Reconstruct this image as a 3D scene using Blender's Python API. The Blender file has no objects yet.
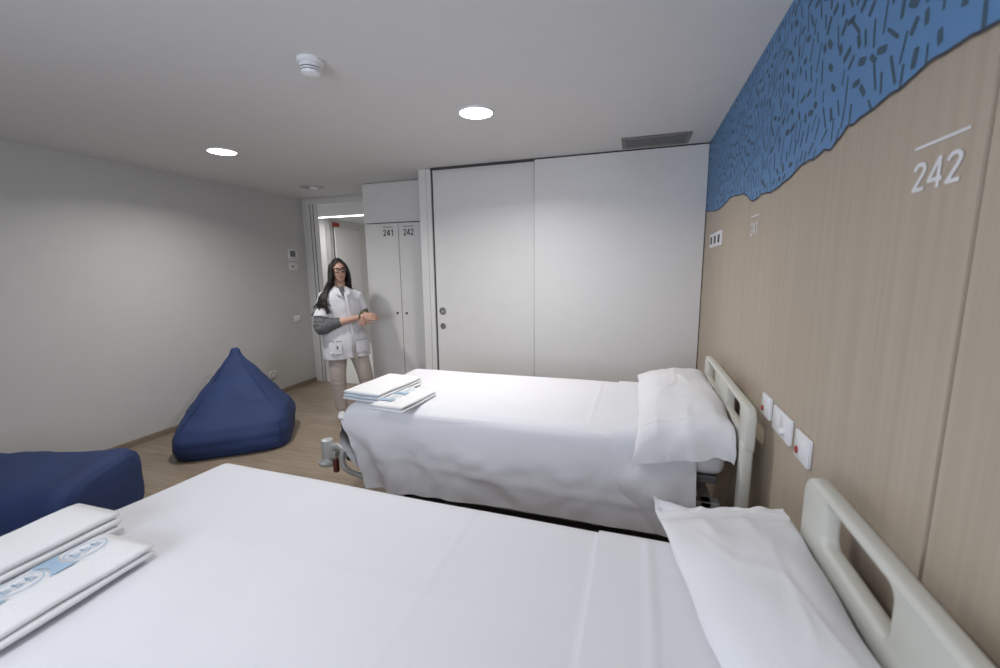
import bpy, bmesh, math, random
from mathutils import Vector, Matrix, noise
from math import sin, cos, pi, sqrt, exp, radians

sc = bpy.context.scene
COL = sc.collection
random.seed(7)

# ------------------------------------------------------------------ materials
def newmat(name):
    m = bpy.data.materials.new(name); m.use_nodes = True
    nt = m.node_tree
    return m, nt, nt.nodes['Principled BSDF']

def mat_plain(name, col, rough=.5, metal=0., bump=0., bscale=60., var=0., vscale=8., spec=.5, sheen=0.):
    m, nt, b = newmat(name)
    b.inputs['Roughness'].default_value = rough
    b.inputs['Metallic'].default_value = metal
    b.inputs['Specular IOR Level'].default_value = spec
    if sheen: b.inputs['Sheen Weight'].default_value = sheen
    b.inputs['Base Color'].default_value = (*col, 1)
    tc = nt.nodes.new('ShaderNodeTexCoord')
    n = nt.nodes.new('ShaderNodeTexNoise'); n.inputs['Scale'].default_value = vscale; n.inputs['Detail'].default_value = 3
    nt.links.new(tc.outputs['Object'], n.inputs['Vector'])
    r = nt.nodes.new('ShaderNodeValToRGB')
    v = max(var, .01)
    r.color_ramp.elements[0].color = (*[c*(1-v) for c in col], 1)
    r.color_ramp.elements[1].color = (*[min(1, c*(1+v)) for c in col], 1)
    r.color_ramp.elements[0].position = .3; r.color_ramp.elements[1].position = .7
    nt.links.new(n.outputs['Fac'], r.inputs['Fac']); nt.links.new(r.outputs['Color'], b.inputs['Base Color'])
    if bump:
        n2 = nt.nodes.new('ShaderNodeTexNoise'); n2.inputs['Scale'].default_value = bscale; n2.inputs['Detail'].default_value = 4
        nt.links.new(tc.outputs['Object'], n2.inputs['Vector'])
        bp = nt.nodes.new('ShaderNodeBump'); bp.inputs['Strength'].default_value = bump; bp.inputs['Distance'].default_value = .01
        nt.links.new(n2.outputs['Fac'], bp.inputs['Height']); nt.links.new(bp.outputs['Normal'], b.inputs['Normal'])
    return m

def mat_wood(name, c1, c2, scale, rough=.5, detail_cols=None):
    """long-grain laminate; scale = per-axis noise frequency"""
    m, nt, b = newmat(name)
    b.inputs['Roughness'].default_value = rough
    tc = nt.nodes.new('ShaderNodeTexCoord'); mp = nt.nodes.new('ShaderNodeMapping')
    mp.inputs['Scale'].default_value = scale
    nt.links.new(tc.outputs['Object'], mp.inputs['Vector'])
    n = nt.nodes.new('ShaderNodeTexNoise'); n.inputs['Scale'].default_value = 1; n.inputs['Detail'].default_value = 6; n.inputs['Roughness'].default_value = .65
    nt.links.new(mp.outputs['Vector'], n.inputs['Vector'])
    r = nt.nodes.new('ShaderNodeValToRGB')
    r.color_ramp.elements[0].color = (*c1, 1); r.color_ramp.elements[1].color = (*c2, 1)
    r.color_ramp.elements[0].position = .28; r.color_ramp.elements[1].position = .72
    nt.links.new(n.outputs['Fac'], r.inputs['Fac'])
    nt.links.new(r.outputs['Color'], b.inputs['Base Color'])
    bp = nt.nodes.new('ShaderNodeBump'); bp.inputs['Strength'].default_value = .08; bp.inputs['Distance'].default_value = .004
    nt.links.new(n.outputs['Fac'], bp.inputs['Height']); nt.links.new(bp.outputs['Normal'], b.inputs['Normal'])
    return m

def mat_floor():
    m, nt, b = newmat('floor_planks')
    b.inputs['Roughness'].default_value = .42
    tc = nt.nodes.new('ShaderNodeTexCoord')
    br = nt.nodes.new('ShaderNodeTexBrick')
    br.inputs['Color1'].default_value = (.31, .248, .185, 1); br.inputs['Color2'].default_value = (.27, .212, .157, 1)
    br.inputs['Mortar'].default_value = (.22, .17, .12, 1)
    br.inputs['Scale'].default_value = 1; br.inputs['Mortar Size'].default_value = .0015
    br.inputs['Brick Width'].default_value = .95; br.inputs['Row Height'].default_value = .12; br.offset = .37
    nt.links.new(tc.outputs['Object'], br.inputs['Vector'])
    mp = nt.nodes.new('ShaderNodeMapping'); mp.inputs['Scale'].default_value = (3, 45, 1)
    nt.links.new(tc.outputs['Object'], mp.inputs['Vector'])
    n = nt.nodes.new('ShaderNodeTexNoise'); n.inputs['Scale'].default_value = 1; n.inputs['Detail'].default_value = 5
    nt.links.new(mp.outputs['Vector'], n.inputs['Vector'])
    mx = nt.nodes.new('ShaderNodeMix'); mx.data_type = 'RGBA'; mx.blend_type = 'OVERLAY'; mx.inputs['Factor'].default_value = .45
    nt.links.new(br.outputs['Color'], mx.inputs['A']); nt.links.new(n.outputs['Fac'], mx.inputs['B'])
    nt.links.new(mx.outputs['Result'], b.inputs['Base Color'])
    return m

def mat_emit(name, col, s):
    m, nt, b = newmat(name)
    b.inputs['Base Color'].default_value = (.9, .9, .9, 1)
    b.inputs['Emission Color'].default_value = (*col, 1); b.inputs['Emission Strength'].default_value = s
    return m

M = dict(
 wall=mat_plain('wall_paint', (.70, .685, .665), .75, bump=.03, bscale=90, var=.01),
 wall_l_dim=mat_plain('left_wall_paint_dimmed', (.58, .57, .555), .75, bump=.03, bscale=90, var=.01),  # wall paint darkened in colour to stand in for weaker light at left
 ceil=mat_plain('ceiling_paint', (.74, .735, .735), .85, var=.01),
 lam=mat_plain('white_laminate', (.74, .73, .715), .38, var=.01),
 lam2=mat_plain('white_laminate_cool', (.73, .72, .71), .45, var=.01),
 gap=mat_plain('dark_gap', (.06, .06, .06), .8),
 frame=mat_plain('grey_metal_frame', (.42, .42, .42), .35, metal=.4),
 wood=mat_wood('oak_laminate', (.425, .352, .27), (.51, .43, .338), (1, 42, 1.1), .48),
 base=mat_wood('oak_baseboard', (.24, .19, .14), (.31, .25, .185), (1, 3, 30), .5),
 floor=mat_floor(),
 hallfloor=mat_plain('pale_vinyl', (.66, .66, .64), .35, var=.03),
 blue=mat_plain('mural_blue', (.115, .27, .52), .55, var=.03, vscale=3),
 stroke=mat_plain('mural_stroke', (.05, .105, .155), .6),
 outline=mat_plain('mural_outline', (.045, .05, .07), .6),
 linen=mat_plain('white_linen', (.765, .765, .795), .85, bump=.05, bscale=240, var=.01, vscale=5, sheen=.15),
 linen2=mat_plain('pillow_linen', (.775, .775, .795), .85, bump=.05, bscale=240, var=.01, vscale=5, sheen=.15),
 towel=mat_plain('folded_cotton', (.82, .82, .825), .9, bump=.2, bscale=300, var=.02),
 print=mat_plain('blue_print', (.36, .49, .62), .8, var=.1, vscale=20),
 navy=mat_plain('navy_canvas', (.017, .038, .125), .75, bump=.12, bscale=350, var=.08, vscale=5),
 navy_seam=mat_plain('navy_seam', (.012, .025, .09), .8),
 plastic=mat_plain('cream_plastic', (.62, .62, .56), .42, bump=.04, bscale=500),
 bedmetal=mat_plain('grey_bed_metal', (.5, .5, .49), .4, metal=.2),
 dark=mat_plain('dark_rubber', (.045, .043, .04), .6),
 brown=mat_plain('brown_latch', (.12, .03, .02), .5),
 white=mat_plain('white_plastic', (.82, .82, .84), .3),
 red=mat_plain('red_button', (.35, .03, .025), .4),
 steel=mat_plain('brushed_steel', (.33, .32, .31), .35, metal=.7),
 numw=mat_plain('white_vinyl', (.80, .80, .82), .6),
 numd=mat_plain('dark_vinyl', (.06, .065, .07), .6),
 greyp=mat_plain('grey_plastic', (.45, .45, .46), .5),
 ventgrey=mat_plain('vent_metal', (.20, .20, .20), .5, metal=.2),
 screen=mat_plain('grey_screen', (.13, .13, .13), .3),
 skin=mat_plain('skin', (.58, .35, .26), .55, var=.05, vscale=15),
 lip=mat_plain('lips', (.42, .17, .14), .5),
 hair=mat_plain('dark_hair', (.016, .011, .009), .45, var=.35, vscale=60),
 tunic=mat_plain('white_tunic_cloth', (.70, .70, .73), .85, bump=.05, bscale=200, var=.02),
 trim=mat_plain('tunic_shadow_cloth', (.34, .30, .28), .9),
 trouser=mat_plain('beige_trouser_cloth', (.47, .41, .37), .9, bump=.1, bscale=120, var=.04),
 knit=mat_plain('grey_knit', (.13, .13, .135), .95, bump=.4, bscale=180, var=.35, vscale=70),
 olive=mat_plain('olive_cuff', (.10, .10, .06), .9, var=.2, vscale=40),
 eyew=mat_plain('eye_white', (.8, .8, .8), .3),
 lens_rim=mat_plain('dark_spectacle_rim', (.02, .015, .015), .3),
 lamp=mat_emit('downlight_glow', (1, .985, .96), 14),
 strip=mat_emit('strip_glow', (1, 1, .97), 5),
)
def mat_glass():
    m, nt, b = newmat('window_glass')
    b.inputs['Transmission Weight'].default_value = 1; b.inputs['Roughness'].default_value = 0; b.inputs['IOR'].default_value = 1.0
    return m
M['glass'] = mat_glass()

# ------------------------------------------------------------------ object helpers
XF = {}   # object -> world matrix of the thing
def tagp(o, label=None, cat=None, group=None, kind=None):
    if label: o['label'] = label
    if cat: o['category'] = cat
    if group: o['group'] = group
    if kind: o['kind'] = kind
    return o

def thing(name, label, cat, loc=(0, 0, 0), rotz=0., group=None):
    o = bpy.data.objects.new(name, None); COL.objects.link(o)
    o.empty_display_size = .1
    o.location = loc; o.rotation_euler = (0, 0, rotz)
    XF[o] = Matrix.Translation(loc) @ Matrix.Rotation(rotz, 4, 'Z')
    return tagp(o, label, cat, group)

def obj(name, bm, mats, parent=None, local=False, smooth=False, auto=None, label=None):
    """link one mesh object. parent: geometry is in world space unless local."""
    if not isinstance(mats, (list, tuple)): mats = [mats]
    me = bpy.data.meshes.new(name)
    if parent is not None:
        mtx = XF[parent]
        if not local: bmesh.ops.transform(bm, matrix=mtx.inverted(), verts=bm.verts)
    else:
        mtx = Matrix.Identity(4)
        if not local:
            xs = [v.co for v in bm.verts]
            c = Vector(((min(p.x for p in xs)+max(p.x for p in xs))/2, (min(p.y for p in xs)+max(p.y for p in xs))/2, min(p.z for p in xs)))
            bmesh.ops.translate(bm, vec=-c, verts=bm.verts)
            mtx = Matrix.Translation(c)
    bmesh.ops.recalc_face_normals(bm, faces=bm.faces)
    bm.to_mesh(me); bm.free()
    for m in mats: me.materials.append(m)
    if smooth: me.shade_smooth()
    if auto is not None:
        me.shade_smooth(); me.set_sharp_from_angle(angle=radians(auto))
    o = bpy.data.objects.new(name, me); COL.objects.link(o)
    if parent is not None:
        o.parent = parent; XF[o] = mtx
    else:
        o.matrix_world = mtx; XF[o] = mtx
    if label: o['label'] = label
    return o

def struct(name, bm, mats, parent=None, auto=None):
    o = obj(name, bm, mats, parent, auto=auto)
    if parent is None: o['kind'] = 'structure'
    return o

def BM(): return bmesh.new()

def box(bm, x0, x1, y0, y1, z0, z1, bev=0., seg=2, mi=0, mtx=None):
    r = bmesh.ops.create_cube(bm, size=1)
    vs = r['verts']
    T = Matrix.Translation(((x0+x1)/2, (y0+y1)/2, (z0+z1)/2)) @ Matrix.Diagonal((x1-x0, y1-y0, z1-z0, 1))
    bmesh.ops.transform(bm, matrix=T, verts=vs)
    fs = set(f for v in vs for f in v.link_faces)
    if bev > 0:
        es = set(e for v in vs for e in v.link_edges)
        rr = bmesh.ops.bevel(bm, geom=list(es), offset=bev, segments=seg, profile=.5, affect='EDGES')
        fs = set(rr['faces']) | set(f for f in fs if f.is_valid)
        vs = list(set(v for f in fs for v in f.verts))
    for f in fs: f.material_index = mi
    if mtx is not None: bmesh.ops.transform(bm, matrix=mtx, verts=vs)
    return bm

def frame_of(d):
    d = Vector(d).normalized()
    a = Vector((0, 0, 1)) if abs(d.z) < .9 else Vector((1, 0, 0))
    u = d.cross(a).normalized(); v = d.cross(u).normalized()
    return u, v

def loft(bm, rings, cap=True, mi=0):
    """rings: list of point lists of equal length"""
    prev = None; first = None
    for r in rings:
        vs = [bm.verts.new(p) for p in r]
        if prev:
            n = len(vs)
            for i in range(n):
                f = bm.faces.new((prev[i], prev[(i+1) % n], vs[(i+1) % n], vs[i])); f.material_index = mi
        else: first = vs
        prev = vs
    if cap:
        for ring in (first, prev):
            f = bm.faces.new(ring); f.material_index = mi
    return bm

def tube(bm, pts, rad, n=12, mi=0, round_ends=False, flat=None):
    pts = [Vector(p) for p in pts]
    if not isinstance(rad, (list, tuple)): rad = [rad]*len(pts)
    rad = list(rad)
    if round_ends:
        d0 = (pts[0]-pts[1]).normalized(); d1 = (pts[-1]-pts[-2]).normalized()
        a = [(pts[0]+d0*rad[0]*k, rad[0]*sqrt(max(0, 1-k*k))) for k in (.97, .8, .45)]
        b = [(pts[-1]+d1*rad[-1]*k, rad[-1]*sqrt(max(0, 1-k*k))) for k in (.45, .8, .97)]
        pts = [p for p, _ in a]+pts+[p for p, _ in b]; rad = [r for _, r in a]+rad+[r for _, r in b]
    u = None; rings = []
    for i, p in enumerate(pts):
        d = (pts[min(i+1, len(pts)-1)]-pts[max(i-1, 0)]).normalized()
        if u is None: u, _ = frame_of(d)
        else: u = (u-d*u.dot(d)).normalized()
        v = d.cross(u)
        fa = flat or 1.
        rings.append([p+u*cos(2*pi*k/n)*rad[i]+v*sin(2*pi*k/n)*rad[i]*fa for k in range(n)])
    return loft(bm, rings, mi=mi)

def lathe(bm, c, prof, axis=(0, 0, 1), n=32, mi=0):
    """prof: list (r, h) along axis from c"""
    ax = Vector(axis).normalized(); u, v = frame_of(ax); c = Vector(c)
    rings = [[c+ax*h+u*cos(2*pi*k/n)*max(r, 1e-4)+v*sin(2*pi*k/n)*max(r, 1e-4) for k in range(n)] for r, h in prof]
    return loft(bm, rings, mi=mi)

def smoothpath(pts, k=6):
    pts = [Vector(p) for p in pts]; out = []
    P = [pts[0]*2-pts[1]]+pts+[pts[-1]*2-pts[-2]]
    for i in range(1, len(P)-2):
        for j in range(k):
            t = j/k
            a, b, c, d = P[i-1], P[i], P[i+1], P[i+2]
            out.append(.5*((2*b)+(c-a)*t+(2*a-5*b+4*c-d)*t*t+(3*b-a-3*c+d)*t**3))
    out.append(pts[-1]); return out

def lerpl(v, n):
    """resample list of floats linearly to n"""
    r = []
    for i in range(n):
        t = i/(n-1)*(len(v)-1); k = min(int(t), len(v)-2); r.append(v[k]+(v[k+1]-v[k])*(t-k))
    return r

def plate_holes(bm, y0, y1, z0, z1, x0, x1, holes, rad, corner, bev=.012, n=7):
    """upright board in the YZ plane with rounded outer corners, rounded openings and soft edges"""
    def rr(a0, a1, b0, b1, r):
        p = []
        for (cx, cy, s) in ((a1-r, b1-r, 0), (a0+r, b1-r, pi/2), (a0+r, b0+r, pi), (a1-r, b0+r, 3*pi/2)):
            for i in range(n+1):
                t = s+pi/2*i/n; p.append((cx+r*cos(t), cy+r*sin(t)))
        return p
    prof = [(x0, bev), (x0+bev*.15, bev*.45), (x0+bev*.5, bev*.13), (x0+bev, 0), (x1-bev, 0), (x1-bev*.5, bev*.13), (x1-bev*.15, bev*.45), (x1, bev)]
    levels = []
    for x, d in prof:
        loops = [rr(y0+d, y1-d, z0+d, z1-d, corner-d)]+[rr(a-d, b+d, c-d, e+d, rad+d) for a, b, c, e in holes]
        levels.append([[bm.verts.new((x, a, b)) for a, b in L] for L in loops])
    for A, B in zip(levels, levels[1:]):
        for P, Q in zip(A, B):
            for i in range(len(P)):
                k = (i+1) % len(P); bm.faces.new((P[i], P[k], Q[k], Q[i]))
    for L in (levels[0], levels[-1]):
        es = []
        for vs in L:
            for i in range(len(vs)): es.append(bm.edges.get((vs[i], vs[(i+1) % len(vs)])))
        bmesh.ops.triangle_fill(bm, edges=es, use_beauty=True, use_dissolve=False)
    return bm

def evaluated(o):
    dg = bpy.context.evaluated_depsgraph_get()
    return bpy.data.meshes.new_from_object(o.evaluated_get(dg))

def remeshed(bm, voxel, smooth_it=2):
    """union of overlapping closed shapes as one continuous surface -> new bmesh"""
    me = bpy.data.meshes.new('tmp'); bmesh.ops.recalc_face_normals(bm, faces=bm.faces); bm.to_mesh(me); bm.free()
    o = bpy.data.objects.new('tmp', me); COL.objects.link(o)
    md = o.modifiers.new('r', 'REMESH'); md.mode = 'VOXEL'; md.voxel_size = voxel
    if smooth_it:
        s = o.modifiers.new('s', 'SMOOTH'); s.iterations = smooth_it; s.factor = .5
    m2 = evaluated(o)
    out = BM(); out.from_mesh(m2)
    bpy.data.objects.remove(o); bpy.data.meshes.remove(m2); bpy.data.meshes.remove(me)
    return out

def text_bm(body, W, H, X, Y, origin, sw=.085, thick=.0012):
    """numerals drawn as strokes, stretched to W x H (metres), lower left corner at origin, along unit vectors X, Y"""
    S = {'2': [(.07+0*.1, .76)]+[(.30+.215*cos(a), .735+.19*sin(a)) for a in [pi*.93-pi*1.10*k/12 for k in range(13)]]+[(.44, .56), (.10, .085), (.10, .075), (.55, .075)],
         '4': [(.43, .0), (.43, .93), (.40, .93), (.06, .31), (.06, .27), (.58, .27)],
         '1': [(.13, .76), (.34, .92), (.37, .92), (.37, .0)]}
    bm = BM(); ox = 0
    for ch in body:
        P = [Vector((ox+x, y, 0)) for x, y in S[ch]]
        for a, b in zip(P, P[1:]):
            d = (b-a)
            if d.length < 1e-6: continue
            d.normalize(); n = Vector((-d.y, d.x, 0))*sw
            bm.faces.new([bm.verts.new(p) for p in (a-n, b-n, b+n, a+n)])
        for a in P[1:-1]:
            bm.faces.new([bm.verts.new(a+Vector((cos(2*pi*k/14), sin(2*pi*k/14), 0))*sw) for k in range(14)])
        ox += .69 if ch != '1' else .62
    xs = [v.co.x for v in bm.verts]; ys = [v.co.y for v in bm.verts]
    x0, x1, y0, y1 = min(xs), max(xs), min(ys), max(ys)
    X = Vector(X); Y = Vector(Y); N = X.cross(Y); origin = Vector(origin)
    for v in bm.verts:
        v.co = origin+X*((v.co.x-x0)/(x1-x0)*W)+Y*((v.co.y-y0)/(y1-y0)*H)+N*thick
    for i, f in enumerate(bm.faces):      # pile the strokes a hair apart
        for v in f.verts: v.co += N*(i*1.2e-5)
    return bm

def quadbar(bm, X, Y, origin, W, H, thick=.0015):
    X = Vector(X); Y = Vector(Y); N = X.cross(Y); o = Vector(origin)+N*thick
    bm.faces.new([bm.verts.new(p) for p in (o, o+X*W, o+X*W+Y*H, o+Y*H)])

# ------------------------------------------------------------------ camera
CAM_H = 1.53
F_PX, YAW, PITCH, ROLL = 422.854, -0.312463, -0.155525, -0.0125795
def cam():
    cy, sy, cp, sp = cos(YAW), sin(YAW), cos(PITCH), sin(PITCH)
    f = Vector((sy*cp, cy*cp, sp)); r = Vector((cy, -sy, 0)); u = r.cross(f)
    cr, sr = cos(ROLL), sin(ROLL)
    r, u = r*cr+u*sr, u*cr-r*sr
    c = bpy.data.cameras.new('camera'); o = bpy.data.objects.new('camera', c); COL.objects.link(o)
    m = Matrix((( r.x, u.x, -f.x, 0), (r.y, u.y, -f.y, 0), (r.z, u.z, -f.z, CAM_H), (0, 0, 0, 1)))
    o.matrix_world = m
    c.sensor_fit = 'HORIZONTAL'; c.sensor_width = 36; c.lens = 36*F_PX/1000; c.clip_start = .02
    c.dof.use_dof = True; c.dof.focus_distance = 3.0; c.dof.aperture_fstop = 2.8
    sc.camera = o
cam()

# ------------------------------------------------------------------ room shell
XL, XR, YB, YE, YW, H = -4.22, .494, 3.76, 4.68, -1.35, 2.45
bm = BM(); box(bm, XL-.1, XR+.12, YW-.1, YE+.02, -.08, 0); struct('floor', bm, M['floor'])
bm = BM(); box(bm, -8.1, XR+.12, YE+.02, 8.5, -.08, 0); struct('floor', bm, M['hallfloor'])
bm = BM(); box(bm, XL-.1, XR+.12, YW-.1, YE+.06, H, H+.1); struct('ceiling', bm, M['ceil'])
bm = BM(); box(bm, -8.1, XR+.12, YE+.06, 8.5, H, H+.1); struct('ceiling', bm, M['ceil'])
bm = BM(); box(bm, XL-.1, XL, YW, YE+.06, 0, H); struct('wall_left', bm, M['wall_l_dim'])
bm = BM(); box(bm, XL, XL+.012, YW, YE, 0, .055, .002, 1); struct('baseboard_left', bm, M['base'])

# entrance end wall with a doorway
DX0, DX1, DZ = -4.05, -3.0, 2.37
bm = BM(); box(bm, XL, DX0-.1, YE, YE+.1, 0, H); box(bm, DX0-.1, DX1, YE, YE+.1, DZ+.05, H); box(bm, DX1, -1.9, YE, YE+.1, 0, H)
struct('wall_entrance', bm, M['wall'])
d = bpy.data.objects.new('door_1', None); COL.objects.link(d); d.location = (DX0, YE, 0); XF[d] = Matrix.Translation((DX0, YE, 0)); d['kind'] = 'structure'
bm = BM(); box(bm, DX0-.1, DX0-.045, YE-.012, YE+.1, 0, DZ+.05, .003); box(bm, DX0-.046, DX1, YE-.011, YE+.099, DZ, DZ+.049, .003)
obj('door_frame', bm, M['lam'], d)
bm = BM(); box(bm, DX0-.045, DX0, YE+.0, YE+.09, 0, DZ, .002)
obj('door_stop', bm, M['lam2'], d)
bm = BM(); box(bm, DX0-.0475, DX0-.0445, YE-.0125, YE-.006, 0, DZ); box(bm, DX0-.006, DX0+.001, YE-.001, YE+.004, 0, DZ)
obj('door_seal', bm, M['gap'], d)

# hall beyond
bm = BM(); box(bm, -8.1, -5.4, 6.62, 6.72, 0, H); struct('wall_hall_front', bm, M['wall'])
bm = BM(); box(bm, -5.5, -5.4, 6.62, 8.4, 0, H); struct('wall_hall_left', bm, M['wall'])
bm = BM(); box(bm, -5.4, -2.6, 8.3, 8.4, 0, H); struct('wall_hall_back', bm, M['wall'])
bm = BM(); box(bm, -2.6, -2.5, YE+.1, 8.4, 0, H); struct('wall_hall_right', bm, M['wall'])
bm = BM(); box(bm, -8.1, -8.0, YE+.1, 6.62, 0, H); struct('wall_hall_end', bm, M['wall'])
d = bpy.data.objects.new('door_3', None); COL.objects.link(d); d.location = (-5.4, 7., 0); XF[d] = Matrix.Translation((-5.4, 7., 0)); d['kind'] = 'structure'
bm = BM(); box(bm, -5.395, -5.37, 6.73, 7.46, .01, 2.3, .002); obj('door_leaf', bm, M['lam'], d)
bm = BM(); box(bm, -5.399, -5.39, 6.712, 6.73, 0, 2.33); box(bm, -5.399, -5.39, 7.46, 7.475, 0, 2.33); obj('door_gap', bm, M['gap'], d)
bm = BM(); box(bm, -6.9, -3.3, 6.36, 6.40, 2.438, 2.449); t = obj('strip_light', bm, M['strip'])
tagp(t, 'long thin glowing strip light on the ceiling beyond the doorway', 'light')
t = thing('alarm_beacon', 'small red alarm beacon above the door seen through the doorway', 'alarm', (-5.4, 6.78, 2.3))
bm = BM(); box(bm, -5.40, -5.385, 6.70, 6.87, 2.325, 2.40, .003); obj('mounting_plate', bm, M['red'], t)
bm = BM(); box(bm, -5.387, -5.345, 6.72, 6.85, 2.335, 2.39, .012, 3); obj('beacon_lens', bm, M['red'], t)

# sliding door wall
bm = BM(); box(bm, -2.0, XR, YB+.06, YB+.3, 0, H); struct('wall_back', bm, M['wall'])
bm = BM(); box(bm, -.869, XR-.005, YB-.05, YB+.02, .0, H-.012, .003, 1); struct('wall_back_panel', bm, M['lam2'])
bm = BM(); box(bm, -1.86, XR-.01, YB-.046, YB+.06, H-.014, H-.002); struct('trim_2', bm, M['gap'])
bm = BM(); box(bm, -2.0, -1.925, YB-.02, 4.12, 0, H, .004); box(bm, -1.925, -1.88, YB-.012, YB+.1, 0, H, .004); struct('trim_1', bm, M['lam'])
bm = BM(); box(bm, -1.88, -1.866, YB+.01, YB+.06, 0, H); struct('trim_3', bm, M['gap'])
d = bpy.data.objects.new('door_2', None); COL.objects.link(d); d.location = (-1.37, YB, 0); XF[d] = Matrix.Translation((-1.37, YB, 0)); d['kind'] = 'structure'
bm = BM(); box(bm, -1.862, -.84, YB, YB+.045, .008, H-.012, .003, 1); obj('sliding_panel', bm, M['lam'], d)
bm = BM(); box(bm, -.877, -.869, YB-.04, YB+.001, .008, H-.012); obj('panel_edge_shadow_gap', bm, M['frame'], d)
for z, r in ((1.118, .036), (.969, .030)):
    bm = BM(); lathe(bm, (-1.80, YB, z), [(r, .0), (r, .004), (r*.82, .0055), (r*.78, .002), (0, .002)], (0, -1, 0), 28)
    obj('round_pull', bm, M['steel'], d, auto=40)
    if z > 1:
        bm = BM(); lathe(bm, (-1.80, YB-.002, z-.006), [(.012, 0), (.011, .004), (0, .0045)], (0, -1, 0), 16); obj('finger_latch', bm, M['greyp'], d, auto=40)

# ------------------------------------------------------------------ wardrobes
LY = 4.10
def wardrobe(x0, x1, num, side, label):
    t = thing('wardrobe', label, 'wardrobe', ((x0+x1)/2, (LY+YE)/2, 0), 0, 'wardrobes by the doorway')
    bm = BM(); box(bm, x0, x1, LY+.022, YE-.005, 0, 2.02); obj('carcass', bm, M['lam'], t)
    bm = BM(); box(bm, x0+.002, x1-.002, LY, LY+.02, .06, 2.018, .0015, 1); dr = obj('door', bm, M['lam'], t)
    kx = x1-.055 if side > 0 else x0+.055
    bm = BM(); lathe(bm, (kx, LY, 1.048), [(.013, 0), (.013, .004), (.010, .006), (0, .0065)], (0, -1, 0), 20); obj('lock', bm, M['gap'], dr, auto=40, label='dark round lock')
    tx = x1-.185 if side > 0 else x0+.06
    bm = text_bm(num, .122, .068, (1, 0, 0), (0, 0, 1), (tx, LY, 1.884)); quadbar(bm, (1, 0, 0), (0, 0, 1), (tx, LY, 1.975), .125, .006)
    obj('number', bm, M['numd'], dr, label='dark number %s under a thin line' % num)
wardrobe(-2.875, -2.458, '241', 1, 'tall white wardrobe with dark number 241, next to the doorway')
wardrobe(-2.454, -2.037, '242', -1, 'tall white wardrobe with dark number 242, beside the sliding door jamb')
t = thing('overhead_cabinet', 'plain white cabinet box between the two wardrobes and the ceiling', 'cabinet', (-2.456, LY+.3, 2.022))
bm = BM(); box(bm, -2.875, -2.037, LY+.012, YE-.005, 2.026, H-.004); obj('carcass', bm, M['lam'], t)
bm = BM(); box(bm, -2.873, -2.039, LY-.008, LY+.01, 2.028, H-.02, .0015, 1); obj('door', bm, M['lam'], t)

# ------------------------------------------------------------------ right wall: oak panels, mural, numbers
w = bpy.data.objects.new('wall_right', None); COL.objects.link(w); w.location = (XR, 1.2, 0); XF[w] = Matrix.Translation((XR, 1.2, 0)); w['kind'] = 'structure'
bm = BM(); box(bm, XR+.012, XR+.12, YW-.1, YB+.3, 0, H); obj('backing', bm, M['gap'], w)
for a, b in ((YW, -.602), (-.594, .857), (.868, 2.3205), (2.3245, YB-.002)):
    bm = BM(); box(bm, XR, XR+.012, a, b, 0, H); obj('panel', bm, M['wood'], w)

wave = [(3.76, 1.945), (3.6, 1.925), (3.489, 1.918), (3.3, 1.895), (3.159, 1.888), (3.03, 1.892), (2.899, 1.9), (2.789, 1.912), (2.68, 1.903), (2.556, 1.888), (2.46, 1.88), (2.377, 1.858), (2.33, 1.835), (2.27, 1.818), (2.202, 1.815), (2.13, 1.826), (2.063, 1.821), (1.99, 1.812), (1.915, 1.812), (1.84, 1.822), (1.771, 1.823), (1.681, 1.843), (1.62, 1.846), (1.556, 1.839), (1.487, 1.848), (1.439, 1.838), (1.393, 1.853), (1.353, 1.87), (1.32, 1.866), (1.282, 1.872), (1.224, 1.871), (1.158, 1.879), (1.12, 1.876), (1.081, 1.882), (1.03, 1.889), (.985, 1.885), (.928, 1.884), (.878, 1.877), (.8, 1.868), (.7, 1.875), (.62, 1.862), (.5, 1.85), (.4, 1.856), (.25, 1.84), (.1, 1.83), (-.1, 1.845), (-.35, 1.82), (-.6, 1.83), (-.9, 1.8), (-1.3, 1.79)]
wf = []
for i in range(len(wave)-1):
    (a, b), (c, e) = wave[i], wave[i+1]
    n = max(2, int(abs(c-a)/.012))
    for k in range(n):
        y = a+(c-a)*k/n; wf.append((y, b+(e-b)*k/n+noise.noise((y*28, 3, 0))*.004))
wf.append(wave[-1])
def wave_z(y):
    for i in range(len(wave)-1):
        if wave[i][0] >= y >= wave[i+1][0]:
            t = (wave[i][0]-y)/(wave[i][0]-wave[i+1][0]); return wave[i][1]+(wave[i+1][1]-wave[i][1])*t
    return 1.9
XM = XR-.003
bm = BM()
prev = None
for (y, z) in wf:
    c = (bm.verts.new((XM, y, z)), bm.verts.new((XM, y, H-.002)), bm.verts.new((XM-.0006, y, z-.003)), bm.verts.new((XM-.0006, y, z+.003)))
    if prev:
        f = bm.faces.new((prev[0], prev[1], c[1], c[0])); f.material_index = 0
        f = bm.faces.new((prev[2], prev[3], c[3], c[2])); f.material_index = 2
    prev = c
rs = random.Random(11); placed = {}
def free(y, z, d):
    gy, gz = int(y/.05), int(z/.05)
    for i in (-1, 0, 1):
        for j in (-1, 0, 1):
            for (a, b) in placed.get((gy+i, gz+j), ()):
                if (a-y)**2*1.6+(b-z)**2*.75 < d*d: return False
    return True
cnt = 0
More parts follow.
